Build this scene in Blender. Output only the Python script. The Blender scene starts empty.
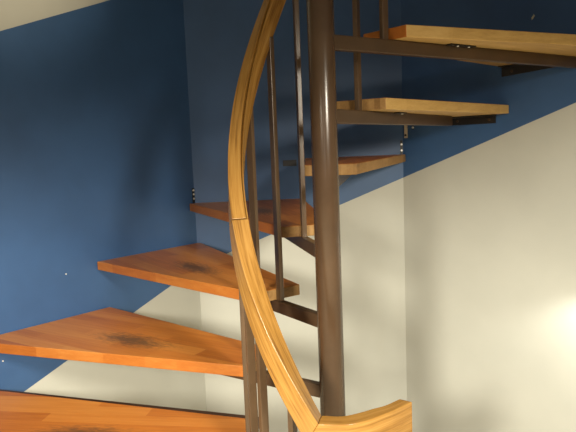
import bpy, bmesh, math
from mathutils import Vector, Matrix
R = math.radians
scene = bpy.context.scene
col = scene.collection

# ------------------------------------------------------------------ view
vs = scene.view_settings
vs.view_transform = 'Standard'
vs.look = 'None'
vs.gamma = 1.0
vs.use_curve_mapping = False
vs.exposure = 0.0

# ------------------------------------------------------------------ geometry constants (metres, z = 0 at the camera)
AP = 1.28130            # apothem of the octagonal stairwell
DE = 5.95715            # rotation of the octagon
RISE = 0.205928
Z0 = -0.891249          # top of the lowest visible tread (k = 0)
TH = 0.0371             # tread thickness
RI = 0.28338            # inner end of treads
FLOOR = Z0 - 4 * RISE - 0.001
TOPZ = 1.75
EF = {4: -1.5}
OFF = {0: -4.25, 1: -3.73, 2: -.36, 3: -1.77, 4: 2.63, 5: 2.25, 6: 5.23}
DZ = {0: -.0031, 1: -.0019, 2: .0058, 3: .0031, 4: -.0016, 5: -.0014, 6: -.001}
HALF = AP * math.tan(R(22.5))

def ztop(k): return Z0 + k * RISE + DZ.get(k, 0)
def zbot(k): return ztop(k) - TH
def az_back(k): return DE + 112.5 + 22.5 * (2 - k)
def wallr(az):
    t = (az - (90 + DE) + 22.5) % 45 - 22.5
    return AP / math.cos(R(t))
def pol(r, az): return Vector((r * math.cos(R(az)), r * math.sin(R(az)), 0))

# ------------------------------------------------------------------ node helpers
def new_mat(name):
    m = bpy.data.materials.new(name)
    m.use_nodes = True
    nt = m.node_tree
    return m, nt, nt.nodes['Principled BSDF']

def ramp(nt, fac, stops):
    n = nt.nodes.new('ShaderNodeValToRGB')
    cr = n.color_ramp
    while len(cr.elements) < len(stops):
        cr.elements.new(0.5)
    for e, (p, c) in zip(cr.elements, stops):
        e.position = p
        e.color = (*c, 1) if len(c) == 3 else c
    nt.links.new(fac, n.inputs[0])
    return n.outputs[0]

def mapping(nt, src, scale=(1, 1, 1), loc=(0, 0, 0), rot=(0, 0, 0)):
    n = nt.nodes.new('ShaderNodeMapping')
    n.inputs['Scale'].default_value = scale
    n.inputs['Location'].default_value = loc
    n.inputs['Rotation'].default_value = rot
    nt.links.new(src, n.inputs[0])
    return n.outputs[0]

def noise(nt, vec, scale, detail=3, rough=.5, dist=0.0):
    n = nt.nodes.new('ShaderNodeTexNoise')
    n.inputs['Scale'].default_value = scale
    n.inputs['Detail'].default_value = detail
    n.inputs['Roughness'].default_value = rough
    n.inputs['Distortion'].default_value = dist
    nt.links.new(vec, n.inputs['Vector'])
    return n.outputs['Fac']

def mix(nt, fac, a, b, mode='MIX'):
    n = nt.nodes.new('ShaderNodeMix')
    n.data_type = 'RGBA'
    n.blend_type = mode
    for sock, v in ((n.inputs[0], fac), (n.inputs[6], a), (n.inputs[7], b)):
        if isinstance(v, (int, float)):
            sock.default_value = v
        elif isinstance(v, tuple):
            sock.default_value = (*v, 1)
        else:
            nt.links.new(v, sock)
    return n.outputs[2]

def math_n(nt, op, a, b=None, clamp=False):
    n = nt.nodes.new('ShaderNodeMath')
    n.operation = op
    n.use_clamp = clamp
    for i, v in enumerate((a, b)):
        if v is None: continue
        if isinstance(v, (int, float)): n.inputs[i].default_value = v
        else: nt.links.new(v, n.inputs[i])
    return n.outputs[0]

def bump(nt, bsdf, h, strength, dist=.002):
    n = nt.nodes.new('ShaderNodeBump')
    n.inputs['Strength'].default_value = strength
    n.inputs['Distance'].default_value = dist
    nt.links.new(h, n.inputs['Height'])
    nt.links.new(n.outputs[0], bsdf.inputs['Normal'])

def coords(nt, which='Object'):
    return nt.nodes.new('ShaderNodeTexCoord').outputs[which]

# ------------------------------------------------------------------ materials
def paint(name, c, rough, var=.07, spec=.5):
    m, nt, b = new_mat(name)
    co = coords(nt)
    lo = tuple(x * (1 - var) for x in c); hi = tuple(min(1, x * (1 + var)) for x in c)
    n1 = noise(nt, co, 2.2, 4, .55)
    base = ramp(nt, n1, [(.35, lo), (.65, hi)])
    nt.links.new(base, b.inputs['Base Color'])
    b.inputs['Roughness'].default_value = rough
    b.inputs['Specular IOR Level'].default_value = spec
    bump(nt, b, noise(nt, co, 170, 3, .6), .22, .0015)
    return m

M_cream = paint('cream_wall_paint', (.455, .462, .418), .62, .04, .3)
M_blue = paint('navy_wall_paint', (.036, .092, .215), .45, .13, .45)
M_floor = paint('stone_floor', (.52, .45, .34), .6)

def wood(name, base, dark, light, rough=.32, uv=False, stave=.062, scuff=None, grain=.5, var=.5, spec=.5):
    """Glued-up timber: staves along local x, fine grain lines, knots of darker tone, worn scuff."""
    m, nt, b = new_mat(name)
    co = coords(nt, 'UV' if uv else 'Object')
    inf = nt.nodes.new('ShaderNodeObjectInfo')
    rnd = nt.nodes.new('ShaderNodeVectorMath'); rnd.operation = 'SCALE'
    comb = nt.nodes.new('ShaderNodeCombineXYZ')
    for i in range(3): nt.links.new(inf.outputs['Random'], comb.inputs[i])
    nt.links.new(comb.outputs[0], rnd.inputs[0]); rnd.inputs['Scale'].default_value = 7.3
    add = nt.nodes.new('ShaderNodeVectorMath'); add.operation = 'ADD'
    nt.links.new(co, add.inputs[0]); nt.links.new(rnd.outputs[0], add.inputs[1])
    v = add.outputs[0]
    # stave tone
    sep = nt.nodes.new('ShaderNodeSeparateXYZ'); nt.links.new(v, sep.inputs[0])
    row = math_n(nt, 'FLOOR', math_n(nt, 'DIVIDE', sep.outputs[1], stave))
    xo = math_n(nt, 'FLOOR', math_n(nt, 'ADD', math_n(nt, 'DIVIDE', sep.outputs[0], .55), math_n(nt, 'MULTIPLY', row, .37)))
    cb = nt.nodes.new('ShaderNodeCombineXYZ'); nt.links.new(row, cb.inputs[0]); nt.links.new(xo, cb.inputs[1])
    wn = nt.nodes.new('ShaderNodeTexWhiteNoise'); wn.noise_dimensions = '2D'
    nt.links.new(cb.outputs[0], wn.inputs['Vector'])
    tone = math_n(nt, 'ADD', math_n(nt, 'MULTIPLY', math_n(nt, 'SUBTRACT', wn.outputs['Value'], .5), var), .5)
    g1 = noise(nt, mapping(nt, v, (1.6, 26, 26)), 2.2, 5, .6, .5)
    g2 = noise(nt, mapping(nt, v, (5, 190, 190)), 1.5, 3, .6)
    f = math_n(nt, 'ADD', math_n(nt, 'MULTIPLY', math_n(nt, 'SUBTRACT', g1, .5), grain * 1.5), tone)
    f = math_n(nt, 'ADD', f, math_n(nt, 'MULTIPLY', math_n(nt, 'SUBTRACT', g2, .5), grain * .8), True)
    c = ramp(nt, f, [(.12, dark), (.5, base), (.88, light)])
    rgh = rough
    if scuff:
        mp = mapping(nt, co, (1 / scuff[2], 1 / scuff[3], 1), (-scuff[0] / scuff[2], -scuff[1] / scuff[3], 0))
        flat = nt.nodes.new('ShaderNodeVectorMath'); flat.operation = 'MULTIPLY'
        flat.inputs[1].default_value = (1, 1, 0); nt.links.new(mp, flat.inputs[0])
        ln = nt.nodes.new('ShaderNodeVectorMath'); ln.operation = 'LENGTH'; nt.links.new(flat.outputs[0], ln.inputs[0])
        nz = noise(nt, mapping(nt, v, (14, 60, 1)), 2, 5, .7)
        k = math_n(nt, 'SUBTRACT', 1.15, ln.outputs['Value'])
        k = math_n(nt, 'ADD', k, math_n(nt, 'MULTIPLY', math_n(nt, 'SUBTRACT', nz, .55), 2.2))
        k = math_n(nt, 'MULTIPLY', math_n(nt, 'MULTIPLY', k, 1.3, True), scuff[4] * .78)
        c = mix(nt, k, c, (.060, .042, .030))
    nt.links.new(c, b.inputs['Base Color'])
    b.inputs['Roughness'].default_value = rgh
    b.inputs['Specular IOR Level'].default_value = spec
    bump(nt, b, g2, .12, .0008)
    return m

M_tread = wood('varnished_orange_oak', (.54, .185, .034), (.38, .11, .020), (.65, .265, .058), .36, scuff=(.80, .033, .19, .068, 1.0), var=.5, spec=.3)
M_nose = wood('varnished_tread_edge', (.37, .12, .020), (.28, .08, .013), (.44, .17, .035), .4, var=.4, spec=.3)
M_pale = wood('bare_oak_edge', (.44, .27, .085), (.30, .17, .05), (.54, .35, .13), .5, stave=.11, var=.35, spec=.3)
M_end = wood('oak_end_grain', (.27, .15, .05), (.16, .08, .028), (.36, .21, .08), .6, stave=.02, var=.5, spec=.25)
M_rail = wood('golden_oak_rail', (.31, .155, .032), (.16, .070, .014), (.40, .22, .058), .26, uv=True, stave=.5, grain=1.15, var=.12, spec=.5)
M_batten = wood('dark_stained_batten', (.045, .02, .012), (.03, .014, .008), (.06, .03, .018), .5)

def metal(name, c, rough, spec=.5, wear=None, metallic=0.0):
    m, nt, b = new_mat(name)
    co = coords(nt)
    n1 = noise(nt, co, 9, 4, .6)
    base = ramp(nt, n1, [(.3, tuple(x * .85 for x in c)), (.7, tuple(x * 1.15 for x in c))])
    if wear:
        n2 = noise(nt, mapping(nt, co, (1, 1, .35)), 60, 4, .7)
        base = mix(nt, ramp(nt, n2, [(.60, (0, 0, 0)), (.72, (1, 1, 1))]), base, wear)
    nt.links.new(base, b.inputs['Base Color'])
    b.inputs['Roughness'].default_value = rough
    b.inputs['Metallic'].default_value = metallic
    b.inputs['Specular IOR Level'].default_value = spec
    bump(nt, b, noise(nt, co, 240, 2, .5), .08, .0006)
    return m

M_pole = metal('brown_enamel_steel', (.066, .038, .020), .24, .45)
M_arm = metal('brown_enamel_arm', (.062, .036, .018), .34, .4)
M_post = metal('brown_enamel_post', (.092, .055, .028), .3, .45, wear=(.13, .075, .045))
M_black = metal('black_steel', (.012, .010, .009), .45)
M_zinc = metal('zinc_plate', (.55, .46, .32), .4)
M_screw = metal('bright_screw', (.75, .73, .68), .35, .5, metallic=.3)
M_chip = paint('bare_plaster', (.62, .55, .35), .8)

# ------------------------------------------------------------------ mesh helpers
def link(name, bm, mats, parent=None, smooth=False):
    bmesh.ops.recalc_face_normals(bm, faces=bm.faces)
    me = bpy.data.meshes.new(name)
    bm.to_mesh(me); bm.free()
    for m in (mats if isinstance(mats, (list, tuple)) else [mats]): me.materials.append(m)
    if smooth:
        for p in me.polygons: p.use_smooth = True
    o = bpy.data.objects.new(name, me)
    col.objects.link(o)
    if parent: o.parent = parent
    return o

def tag(o, label=None, cat=None, group=None, kind=None):
    if label: o['label'] = label
    if cat: o['category'] = cat
    if group: o['group'] = group
    if kind: o['kind'] = kind
    return o

def bevel(o, w, seg=2, angle=35, hard=False):
    md = o.modifiers.new('soft_edge', 'BEVEL')
    md.width = w; md.segments = seg; md.limit_method = 'ANGLE'; md.angle_limit = R(angle)
    md.harden_normals = hard
    return o

def box(bm, x0, x1, y0, y1, z0, z1, M=None, mat=0):
    vs_ = []
    for z in (z0, z1):
        for x, y in ((x0, y0), (x1, y0), (x1, y1), (x0, y1)):
            p = Vector((x, y, z))
            vs_.append(bm.verts.new(M @ p if M else p))
    for f in ((3, 2, 1, 0), (4, 5, 6, 7), (0, 1, 5, 4), (1, 2, 6, 5), (2, 3, 7, 6), (3, 0, 4, 7)):
        bm.faces.new([vs_[i] for i in f]).material_index = mat

def cyl(bm, r, p0, p1, n=16, mat=0):
    p0, p1 = Vector(p0), Vector(p1)
    d = (p1 - p0).normalized()
    u = d.orthogonal().normalized(); w = d.cross(u)
    a = [[bm.verts.new(p + r * (math.cos(t) * u + math.sin(t) * w)) for t in [2 * math.pi * i / n for i in range(n)]] for p in (p0, p1)]
    for i in range(n):
        f = bm.faces.new([a[0][i], a[0][(i + 1) % n], a[1][(i + 1) % n], a[1][i]]); f.smooth = True; f.material_index = mat
    bm.faces.new(a[0][::-1]).material_index = mat
    bm.faces.new(a[1]).material_index = mat

# ------------------------------------------------------------------ the stairwell walls
SL = .383                       # slope of the painted band, parallel to the stair
LOW0, UP0 = -.797, .607         # its lower and upper edge at the middle of the left wall
def wall(name, azn, idx, plain=False):
    """Solid wall panel: inner face split along the band's edges; idx = panels up from the left wall."""
    n = Vector((math.cos(R(azn)), math.sin(R(azn)), 0))
    t = Vector((math.sin(R(azn)), -math.cos(R(azn)), 0))
    th = .12
    ext = th * math.tan(R(22.5))
    base = idx * 2 * HALF * SL
    def P(s, z, d=0): return n * (AP + d) + t * s + Vector((0, 0, z))
    bm = bmesh.new()
    zl = [LOW0 + base + .0 + SL * s for s in (-HALF, HALF)]
    zu = [UP0 + base + SL * s for s in (-HALF, HALF)]
    def cl(z): return min(max(z, FLOOR), TOPZ)
    levels = [[FLOOR, FLOOR], [cl(z) for z in zl], [cl(z) for z in zu], [TOPZ, TOPZ]]
    ring = [(bm.verts.new(P(-HALF, a)), bm.verts.new(P(HALF, b))) for a, b in levels]
    for i, mi in enumerate((0, 1, 0)):
        if max(levels[i + 1][0] - levels[i][0], levels[i + 1][1] - levels[i][1]) < 1e-4: continue
        bm.faces.new([ring[i][0], ring[i][1], ring[i + 1][1], ring[i + 1][0]]).material_index = mi
    b = [bm.verts.new(P(s * (HALF + ext), z, th)) for s, z in ((-1, FLOOR), (1, FLOOR), (1, TOPZ), (-1, TOPZ))]
    bm.faces.new(b[::-1])
    L = [r[0] for r in ring]; Rr = [r[1] for r in ring]
    bm.faces.new([b[0]] + L + [b[3]]); bm.faces.new([b[1], b[2]] + Rr[::-1])
    bm.faces.new([L[0], b[0], b[1], Rr[0]]); bm.faces.new([L[-1], Rr[-1], b[2], b[3]])
    bmesh.ops.remove_doubles(bm, verts=bm.verts, dist=1e-5)
    o = link(name, bm, [M_cream, M_blue])
    return tag(o, kind='structure'), P

wall_front_left, _ = wall('wall_front_left', 180 + DE, -1)
wall_left, PL = wall('wall_left', 135 + DE, 0)
wall_back, PB = wall('wall_back', 90 + DE, 1)
wall_right, PR_ = wall('wall_right', 45 + DE, 2)
wall_front_right, _ = wall('wall_front_right', DE, 3)

bm = bmesh.new()
box(bm, -3.4, 3.4, -4.2, 1.9, FLOOR - .12, FLOOR)
tag(link('floor', bm, M_floor), kind='structure')

bm = bmesh.new()
box(bm, -3.4, 3.4, -4.2, -1.35, 1.05, 1.17)
tag(link('ceiling', bm, M_cream), kind='structure')
bm = bmesh.new()  # unseen cap added over the well to keep its upper walls dark
cv = [pol(wallr(c) + .1, c) for c in (DE + 22.5 + 45 * i for i in range(8))]
lo = [bm.verts.new(p + Vector((0, 0, TOPZ))) for p in cv]; hi = [bm.verts.new(p + Vector((0, 0, TOPZ + .1))) for p in cv]
bm.faces.new(lo[::-1]); bm.faces.new(hi)
for i in range(8): bm.faces.new([lo[i], lo[(i + 1) % 8], hi[(i + 1) % 8], hi[i]])
tag(link('ceiling', bm, M_cream), kind='structure')

def fleck(parent, P, s, z, rw, rh, mat, name, tilt=0.0):
    """A small irregular chip or filled hole lying on a wall."""
    bm = bmesh.new()
    pts = []
    for i in range(9):
        a = 2 * math.pi * i / 9
        k = 1 + .22 * math.sin(3.1 * i + s * 40)
        x, y = rw * k * math.cos(a), rh * k * math.sin(a)
        pts.append((x * math.cos(tilt) - y * math.sin(tilt), x * math.sin(tilt) + y * math.cos(tilt)))
    f0 = [bm.verts.new(P(s + x, z + y, -.0015)) for x, y in pts]
    f1 = [bm.verts.new(P(s + x * 1.15, z + y * 1.15, .001)) for x, y in pts]
    bm.faces.new(f0); bm.faces.new(f1[::-1])
    for i in range(9): bm.faces.new([f0[i], f0[(i + 1) % 9], f1[(i + 1) % 9], f1[i]])
    return link(name, bm, mat, parent)

fleck(wall_right, PR_, .112, .495, .0045, .0105, M_chip, 'paint_chip', -.5)
fleck(wall_left, PL, -.173, -.503, .003, .003, M_screw, 'filled_hole')
fleck(wall_left, PL, -.46, -.797, .003, .003, M_screw, 'filled_hole')

# ------------------------------------------------------------------ treads
LABELS = {
 0: 'lowest orange oak stair tread in view, dark batten along its back edge',
 1: 'orange oak stair tread with grey scuff, second from the bottom, reaching left edge of photo',
 2: 'orange oak wedge tread across the navy left wall, its inner end beside the upright bars',
 3: 'reddish brown tread behind the curved handrail, its tip in the left wall corner',
 4: 'short looking tread behind the brown pole, ending in the right wall corner',
 5: 'pale edged tread right of the pole, second from top, its whole back edge in view',
 6: 'topmost stair tread at upper right, its pale edge running out of the photo',
}
AX = {}
def tread(k):
    azb = az_back(k); azf = azb + 22.5; off = OFF[k]
    ef = EF.get(k, 1.378)
    of = pol(wallr(azf + ef) - .006, azf + ef)
    ob = pol(wallr(azb - .6145) - .006, azb - .6145)
    inf = pol(RI, azf + 5.608 + off)
    inb = pol(RI, azb - 7.557 + off)
    zt, zb = ztop(k), zbot(k)
    mid = azb + 11.25
    M = Matrix.Rotation(-R(mid), 4, 'Z')
    bm = bmesh.new()
    loop = [of, inf, inb, ob]
    # an edge's outer corner can cross an octagon corner: keep the outline on the wall
    cr = [c for c in (DE + 22.5 + 45 * i for i in range(8)) if azb - .6145 + .05 < c < azf + ef - .05]
    for c in cr:
        cp = pol(wallr(c) - .0065, c)
        # only near-corner overshoot: insert the corner so the outline follows the walls
        loop.append(cp)
    loop = [M @ p for p in loop]
    top = [bm.verts.new(p + Vector((0, 0, 0))) for p in loop]
    bot = [bm.verts.new(p + Vector((0, 0, -TH))) for p in loop]
    bm.faces.new(top).material_index = 0
    bm.faces.new(bot[::-1]).material_index = 2
    n = len(loop)
    for i in range(n):
        f = bm.faces.new([top[i], bot[i], bot[(i + 1) % n], top[(i + 1) % n]])
        f.material_index = 1 if i == 0 else (1 if k == 6 else 3) if i == 1 else (3 if k == 4 else 2)  # topmost tread's inner end takes the darker varnish to stand in for shade
    o = link('stair_tread', bm, [M_tread, M_nose, M_pale, M_end])
    o.location = (0, 0, zt)
    o.rotation_euler = (0, 0, R(mid))
    bevel(o, .003, 2)
    tag(o, LABELS[k], 'stair tread', 'wedge shaped oak treads of the spiral stair')
    return o, M, (of, inf, inb, ob), mid

def local_mesh(o, bm, M, zt, name, mats):
    """Child mesh built in world coordinates, moved into the tread's own frame."""
    for v in bm.verts: v.co = M @ (v.co - Vector((0, 0, zt)))
    return link(name, bm, mats, o)

T = {k: tread(k) for k in range(7)}

# dark batten along the back edge of the lowest tread
o, M, (of, inf, inb, ob), mid = T[0]
zt = ztop(0)
d = (inb - ob).normalized(); nrm = Vector((d.y, -d.x, 0))
if nrm.dot(Vector((0, 1, 0))) < 0: nrm = -nrm
bm = bmesh.new()
a, b_ = ob + d * .012, inb
q = [a + nrm * .0005, b_ + nrm * .0005, b_ + nrm * .024, a + nrm * .012]
tv = [bm.verts.new(p + Vector((0, 0, zt - .002))) for p in q]; bv = [bm.verts.new(p + Vector((0, 0, zt - TH))) for p in q]
bm.faces.new(tv); bm.faces.new(bv[::-1])
for i in range(4): bm.faces.new([tv[i], bv[i], bv[(i + 1) % 4], tv[(i + 1) % 4]])
tag(local_mesh(o, bm, M, zt, 'back_batten', M_batten), 'dark stained batten')

def strap(k, P, s, z0, z1, holes, w=.009, mat=M_zinc):
    """A small drilled plate fixed flat on the wall next to a tread tip, with its screws."""
    o, M, _, _ = T[k]; zt = ztop(k)
    bm = bmesh.new()
    vs_ = [P(s - w, z0, -.004), P(s + w, z0, -.004), P(s + w, z1, -.004), P(s - w, z1, -.004)]
    A = [bm.verts.new(v) for v in vs_]; B = [bm.verts.new(P(*q, -.0005)) for q in ((s - w, z0), (s + w, z0), (s + w, z1), (s - w, z1))]
    bm.faces.new(A); bm.faces.new(B[::-1])
    for i in range(4): bm.faces.new([A[i], B[i], B[(i + 1) % 4], A[(i + 1) % 4]])
    st = local_mesh(o, bm, M, zt, 'wall_plate', mat)
    for z in holes:
        bm = bmesh.new()
        p = P(s, z, -.004); nn = (P(s, z, 0) - P(s, z, -1)).normalized()
        cyl(bm, .0052, p - nn * .004, p + nn * .001, 12)
        sc = local_mesh(o, bm, M, zt, 'screw', M_screw if mat is not M_zinc else M_black)
        sc.parent = st
strap(3, PL, HALF - .008, ztop(3) + .001, ztop(3) + .075, (ztop(3) + .022, ztop(3) + .044, ztop(3) + .064), .006, M_black)
strap(4, PB, HALF - .008, ztop(4) + .001, ztop(4) + .07, (ztop(4) + .02, ztop(4) + .05), .006, M_black)
strap(4, PB, -.045, ztop(4) - .036, ztop(4) - .006, (), .034, M_black)
strap(5, PR_, -HALF + .020, .012, zbot(5) - .001, (.026,), .0085)
strap(5, PR_, -HALF + .062, .052, zbot(5) - .001, (.062,), .0045, M_black)

def arm_matrix(az, z): return Matrix.Translation((0, 0, z)) @ Matrix.Rotation(R(az), 4, 'Z')
ARM_AZ = {-3: 242.2, -2: 219.0, -1: 197.2, 0: 173.5, 1: 150.2, 2: 128.6, 3: 106.6, 4: 84.0, 5: 60.6, 6: 37.9}
ARM_H = .043

# black steel angles that carry the outer edges of the two upper treads on the wall
def wall_angle(k, s0, s1, h, label, taper=0.0):
    o, M, _, _ = T[k]; zt = ztop(k); z1 = zbot(k) - .0005
    bm = bmesh.new()
    prof = [(-.0005, 0), (-.045, 0), (-.045, -.005), (-.006, -.006), (-.006, -h), (-.0005, -h)]
    def ring(s, sc): return [bm.verts.new(PR_(s, z1 + z * sc, d)) for d, z in prof]
    ra, rb = ring(s0, 1), ring(s1, 1 - taper)
    n = len(prof)
    for i in range(n): bm.faces.new([ra[i], ra[(i + 1) % n], rb[(i + 1) % n], rb[i]])
    bm.faces.new(ra[::-1]); bm.faces.new(rb)
    br = local_mesh(o, bm, M, zt, 'angle_bracket', M_black)
    tag(br, label)
    for ss in (s0 + .045, s1 - .03):
        bm = bmesh.new()
        p = PR_(ss, z1 - h * .55, -.006)
        cyl(bm, .006, p, PR_(ss, z1 - h * .55, -.010), 12)
        local_mesh(o, bm, M, zt, 'bolt', M_arm).parent = br
wall_angle(5, -.275, -.047, .038, 'black steel angle bracket')
wall_angle(6, -.02, .225, .045, 'black steel angle bracket', .4)

# screws that hold the treads down onto their arms, showing at the arms' sides
for k, rs in ((5, (.52,)), (6, (.545, .60))):
    o, M, _, _ = T[k]; zt = ztop(k)
    A = arm_matrix(ARM_AZ[k], 0)
    bm = bmesh.new()
    box(bm, rs[0] - .04, rs[-1] + .03, -.034, -.0130, zbot(k) - .0045, zbot(k) - .0005, A)
    cl_ = local_mesh(o, bm, M, zt, 'fixing_tab', M_black)
    for rr in rs:
        bm = bmesh.new()
        cyl(bm, .0042, A @ Vector((rr, -.027, zbot(k) - .0075)), A @ Vector((rr, -.027, zbot(k) - .004)), 10)
        local_mesh(o, bm, M, zt, 'screw', M_screw).parent = cl_

# ------------------------------------------------------------------ central column with its arms
PRAD = .038
bm = bmesh.new()
cyl(bm, PRAD, (0, 0, 0), (0, 0, TOPZ - FLOOR), 56)
column = link('stair_column', bm, M_pole)
column.location = (0, 0, FLOOR)
tag(column, 'brown steel pole at the centre of the spiral stair', 'column')
bm = bmesh.new()
cyl(bm, .11, (0, 0, .0), (0, 0, .012), 40)
link('base_plate', bm, M_pole, column)
for k in range(-3, 7):
    bm = bmesh.new()
    r1 = {5: 1.14, 6: 1.305, 4: 1.1}.get(k, 1.05)
    if k < 0: r1 = .32
    box(bm, PRAD - .004, r1, -.0125, .0125, -ARM_H, -.0005)
    a = link('support_arm', bm, M_arm, column)
    a.location = (0, 0, zbot(k) - FLOOR)
    a.rotation_euler = (0, 0, R(ARM_AZ[k]))
    bevel(a, .003, 2)

# ------------------------------------------------------------------ railing: curved oak handrail on flat steel balusters
RC, RW, RH, RS, RZ, RCX, RCY, RQ = 0.27094, 0.02073, 0.05445, 0.00915826, -0.716823, 0.01152, 0.0006, -0.066279
def rail_point(az, side, down=0.0, mitre=0.0):
    u = (261.7 - az) / 100
    z = RZ + RS * 100 * u + RQ * u * (1.6 - u)
    wide = .009 * min(1, max(0, (az - 170) / 50))      # the lower, newer length is a little broader on its inner side
    rr = RC + (RW if side > 0 else side * RW - wide if side < 0 else 0)
    a = R(az)
    slope = RS * 180 / math.pi / RC
    ch = 1 / math.sqrt(1 + slope * slope); sn = slope * ch
    t = Vector((math.sin(a), -math.cos(a), 0))
    n = Vector((0, 0, ch)) - sn * t
    if mitre:
        m = (n + Vector((0, 0, 1))).normalized()
        n = m / m.dot(n)
    return Vector((RCX + rr * math.cos(a), RCY + rr * math.sin(a), z)) - n * down

railing = bpy.data.objects.new('stair_railing', None)
col.objects.link(railing)
railing.location = (0, 0, FLOOR)
tag(railing, 'curved oak handrail sweeping up around the brown pole on upright steel bars', 'railing')
OFFV = Vector((0, 0, -FLOOR))

def sweep(name, sections, label=None):
    """Loft the four-cornered sections; the UVs run in metres along and around the rail so the grain follows it."""
    bm = bmesh.new()
    uvl = bm.loops.layers.uv.new('grain')
    rings = [[bm.verts.new(p + OFFV) for p in s] for s in sections]
    n = len(rings[0])
    per = [0]
    for i in range(n): per.append(per[-1] + (sections[0][(i + 1) % n] - sections[0][i]).length)
    L = 0
    for a, b, sa, sb in zip(rings, rings[1:], sections, sections[1:]):
        d = (sum(sb, Vector()) - sum(sa, Vector())).length / n
        for i in range(n):
            f = bm.faces.new([a[i], a[(i + 1) % n], b[(i + 1) % n], b[i]]); f.smooth = True
            for lp, uv in zip(f.loops, ((L, per[i]), (L, per[i + 1]), (L + d, per[i + 1]), (L + d, per[i]))): lp[uvl].uv = uv
        L += d
    for f in (bm.faces.new(rings[0][::-1]), bm.faces.new(rings[-1])):
        for lp in f.loops: lp[uvl].uv = (lp.vert.co.x, lp.vert.co.z)
    o = link(name, bm, M_rail, railing)
    bevel(o, .003, 3, 40, True)
    if label: tag(o, label)
    return o

AZJ = 260.2
def helix(a0, a1, mit=False):
    n = max(6, int(abs(a0 - a1) / 2.5))
    out = []
    for i in range(n + 1):
        az = a0 + (a1 - a0) * i / n
        mt = 1.0 if (mit and i == 0) else 0
        out.append([rail_point(az, 1), rail_point(az, -1), rail_point(az, -1, RH, mt), rail_point(az, 1, RH, mt)])
    return out
sweep('rail_segment', helix(AZJ, 200.8, True))
def grooved(a0, a1):
    n = int(abs(a0 - a1) / 2.5)
    out = []
    for i in range(n + 1):
        o_, i_, ib, ob = helix(a0 + (a1 - a0) * i / n, 0)[0]
        wv = (o_ - i_).normalized(); hv = (ib - i_).normalized()
        out.append([o_, i_ + wv * .0065, i_ + wv * .0085 + hv * .014, i_ + hv * .003, ib, ob])
    return out
sweep('rail_segment', grooved(200.65, 24))
# level end piece
def smooth(pts, n=24):
    """Catmull-Rom through points."""
    P = [2 * pts[0] - pts[1]] + pts + [2 * pts[-1] - pts[-2]]
    out = []
    m = len(pts) - 1
    for j in range(n + 1):
        t = j / n * m; i = min(int(t), m - 1); t -= i
        a, b, c, d = P[i:i + 4]
        out.append(.5 * ((2 * b) + (c - a) * t + (2 * a - 5 * b + 4 * c - d) * t * t + (3 * b - a - 3 * c + d) * t ** 3))
    return out
JO, JI = rail_point(AZJ, 1), rail_point(AZJ, -1)
ZL = JO.z
def V2(x, y): return Vector((x, y, ZL))
outer = smooth([JO, V2(.0290, -.2905), V2(.0795, -.273), V2(.1208, -.2450), V2(.1632, -.2115), V2(.2162, -.1608)])
inner = smooth([JI, V2(.0230, -.2420), V2(.0709, -.2215), V2(.1060, -.2000), V2(.1402, -.1810), V2(.1838, -.1412)])
EH = .10
sl = RS * 180 / math.pi / RC; tilt = math.tan(math.atan(sl) / 2)
secs = []
tj = Vector((math.sin(R(AZJ)), -math.cos(R(AZJ)), 0))
for i, (po, pi_) in enumerate(zip(outer, inner)):
    lean = tj * tilt * EH * max(0, 1 - i / 5)
    dn = Vector((0, 0, -EH)) + lean
    secs.append([po, pi_, pi_ + dn, po + dn])
sweep('rail_end', secs, 'level curved end of the handrail')

POSTS = {-3: (243.8, .245), -2: (218.0, .245), -1: (197.5, .243), 0: (179.0, .256), 1: (152.6, .257), 2: (129.2, .256),
         3: (107.6, .257), 4: (84.7, .257), 5: (64.0, .257), 6: (41.2, .256)}
for k, (az, r) in POSTS.items():
    top = rail_point(az, 0).z - (.134 if k == 2 else .116)
    z0 = zbot(k) - .0005
    bm = bmesh.new()
    box(bm, -.012, .012, -.008, .008, 0, top - z0)
    o = link('baluster', bm, M_post, railing)
    o.location = pol(r, az) + Vector((0, 0, z0 - FLOOR))
    o.rotation_euler = (0, 0, R(ARM_AZ[k]))
    bevel(o, .002, 2)

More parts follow.
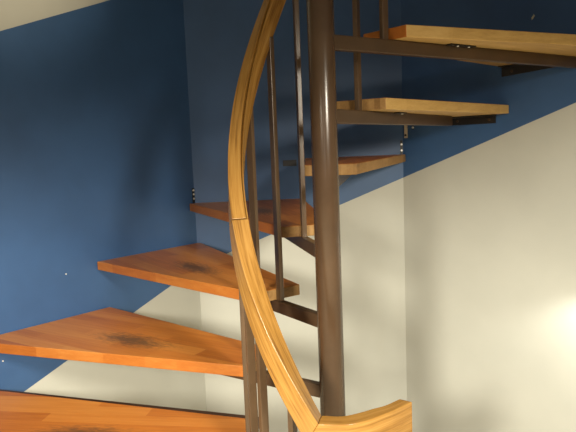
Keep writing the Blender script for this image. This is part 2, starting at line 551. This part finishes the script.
# ------------------------------------------------------------------ lights
def light(kind, name, loc, target, energy, color, **kw):
    l = bpy.data.lights.new(name, kind)
    l.energy = energy; l.color = color
    for k, v in kw.items(): setattr(l, k, v)
    o = bpy.data.objects.new(name, l)
    o.location = loc
    o.rotation_euler = (Vector(target) - Vector(loc)).to_track_quat('-Z', 'Y').to_euler()
    col.objects.link(o)
    return o
WARM = (1.0, .92, .76)
# two downlights in the hall ceiling behind the camera
light('SPOT', 'hall_downlight', (1.2, -2.1, .48), (1.1, -1.9, -1.7), 330, WARM, spot_size=R(168), spot_blend=.3, shadow_soft_size=.2)
light('SPOT', 'hall_downlight', (-.9, -2.4, .30), (-.9, -2.2, -1.7), 560, WARM, spot_size=R(160), spot_blend=.3, shadow_soft_size=.2)
# added fill panel far behind the camera, gives the pole its highlight
light('AREA', 'front_fill_light', (.0, -4.1, .1), (0, 0, -.1), 9, (1, .95, .85), shape='RECTANGLE', size=.45, size_y=1.7)
# added spot that brightens the cream at the top of the left wall
light('SPOT', 'upper_left_fill', (-.1, -.5, 1.55), (-1.16, .54, .86), 85, (1, .86, .62), spot_size=R(32), spot_blend=.9, shadow_soft_size=.05)
# low wall lamp just past the right edge
nR = pol(1, 45 + DE); tR = Vector((nR.y, -nR.x, 0))
p = nR * (AP - .20) + tR * .50 + Vector((0, 0, -.63))
light('SPOT', 'wall_lamp', p, p + Vector((0, 0, -1)) + nR * .25, 8, (1, .97, .88), spot_size=R(150), spot_blend=.5, shadow_soft_size=.03)

w = bpy.data.worlds.new('World')
scene.world = w
w.use_nodes = True
bg = w.node_tree.nodes['Background']
bg.inputs[0].default_value = (1.0, .92, .76, 1)
bg.inputs[1].default_value = .17

# ------------------------------------------------------------------ camera
cam_d = bpy.data.cameras.new('camera')
cam = bpy.data.objects.new('camera', cam_d)
col.objects.link(cam)
cam_d.sensor_width = 36
cam_d.lens = 591.867 / 576 * 36
cam_d.clip_start = .02
r_ = Vector((0.99737128, 0.06104495, -0.03903906)); u_ = Vector((0.031418, 0.12116655, 0.99213486)); f_ = Vector((-0.06529506, 0.99075334, -0.11893012))
m = Matrix.Identity(4)
for i in range(3):
    m[i][0] = r_[i]; m[i][1] = u_[i]; m[i][2] = -f_[i]
m.translation = Vector((0, -1.71315, 0))
cam.matrix_world = m
scene.camera = cam
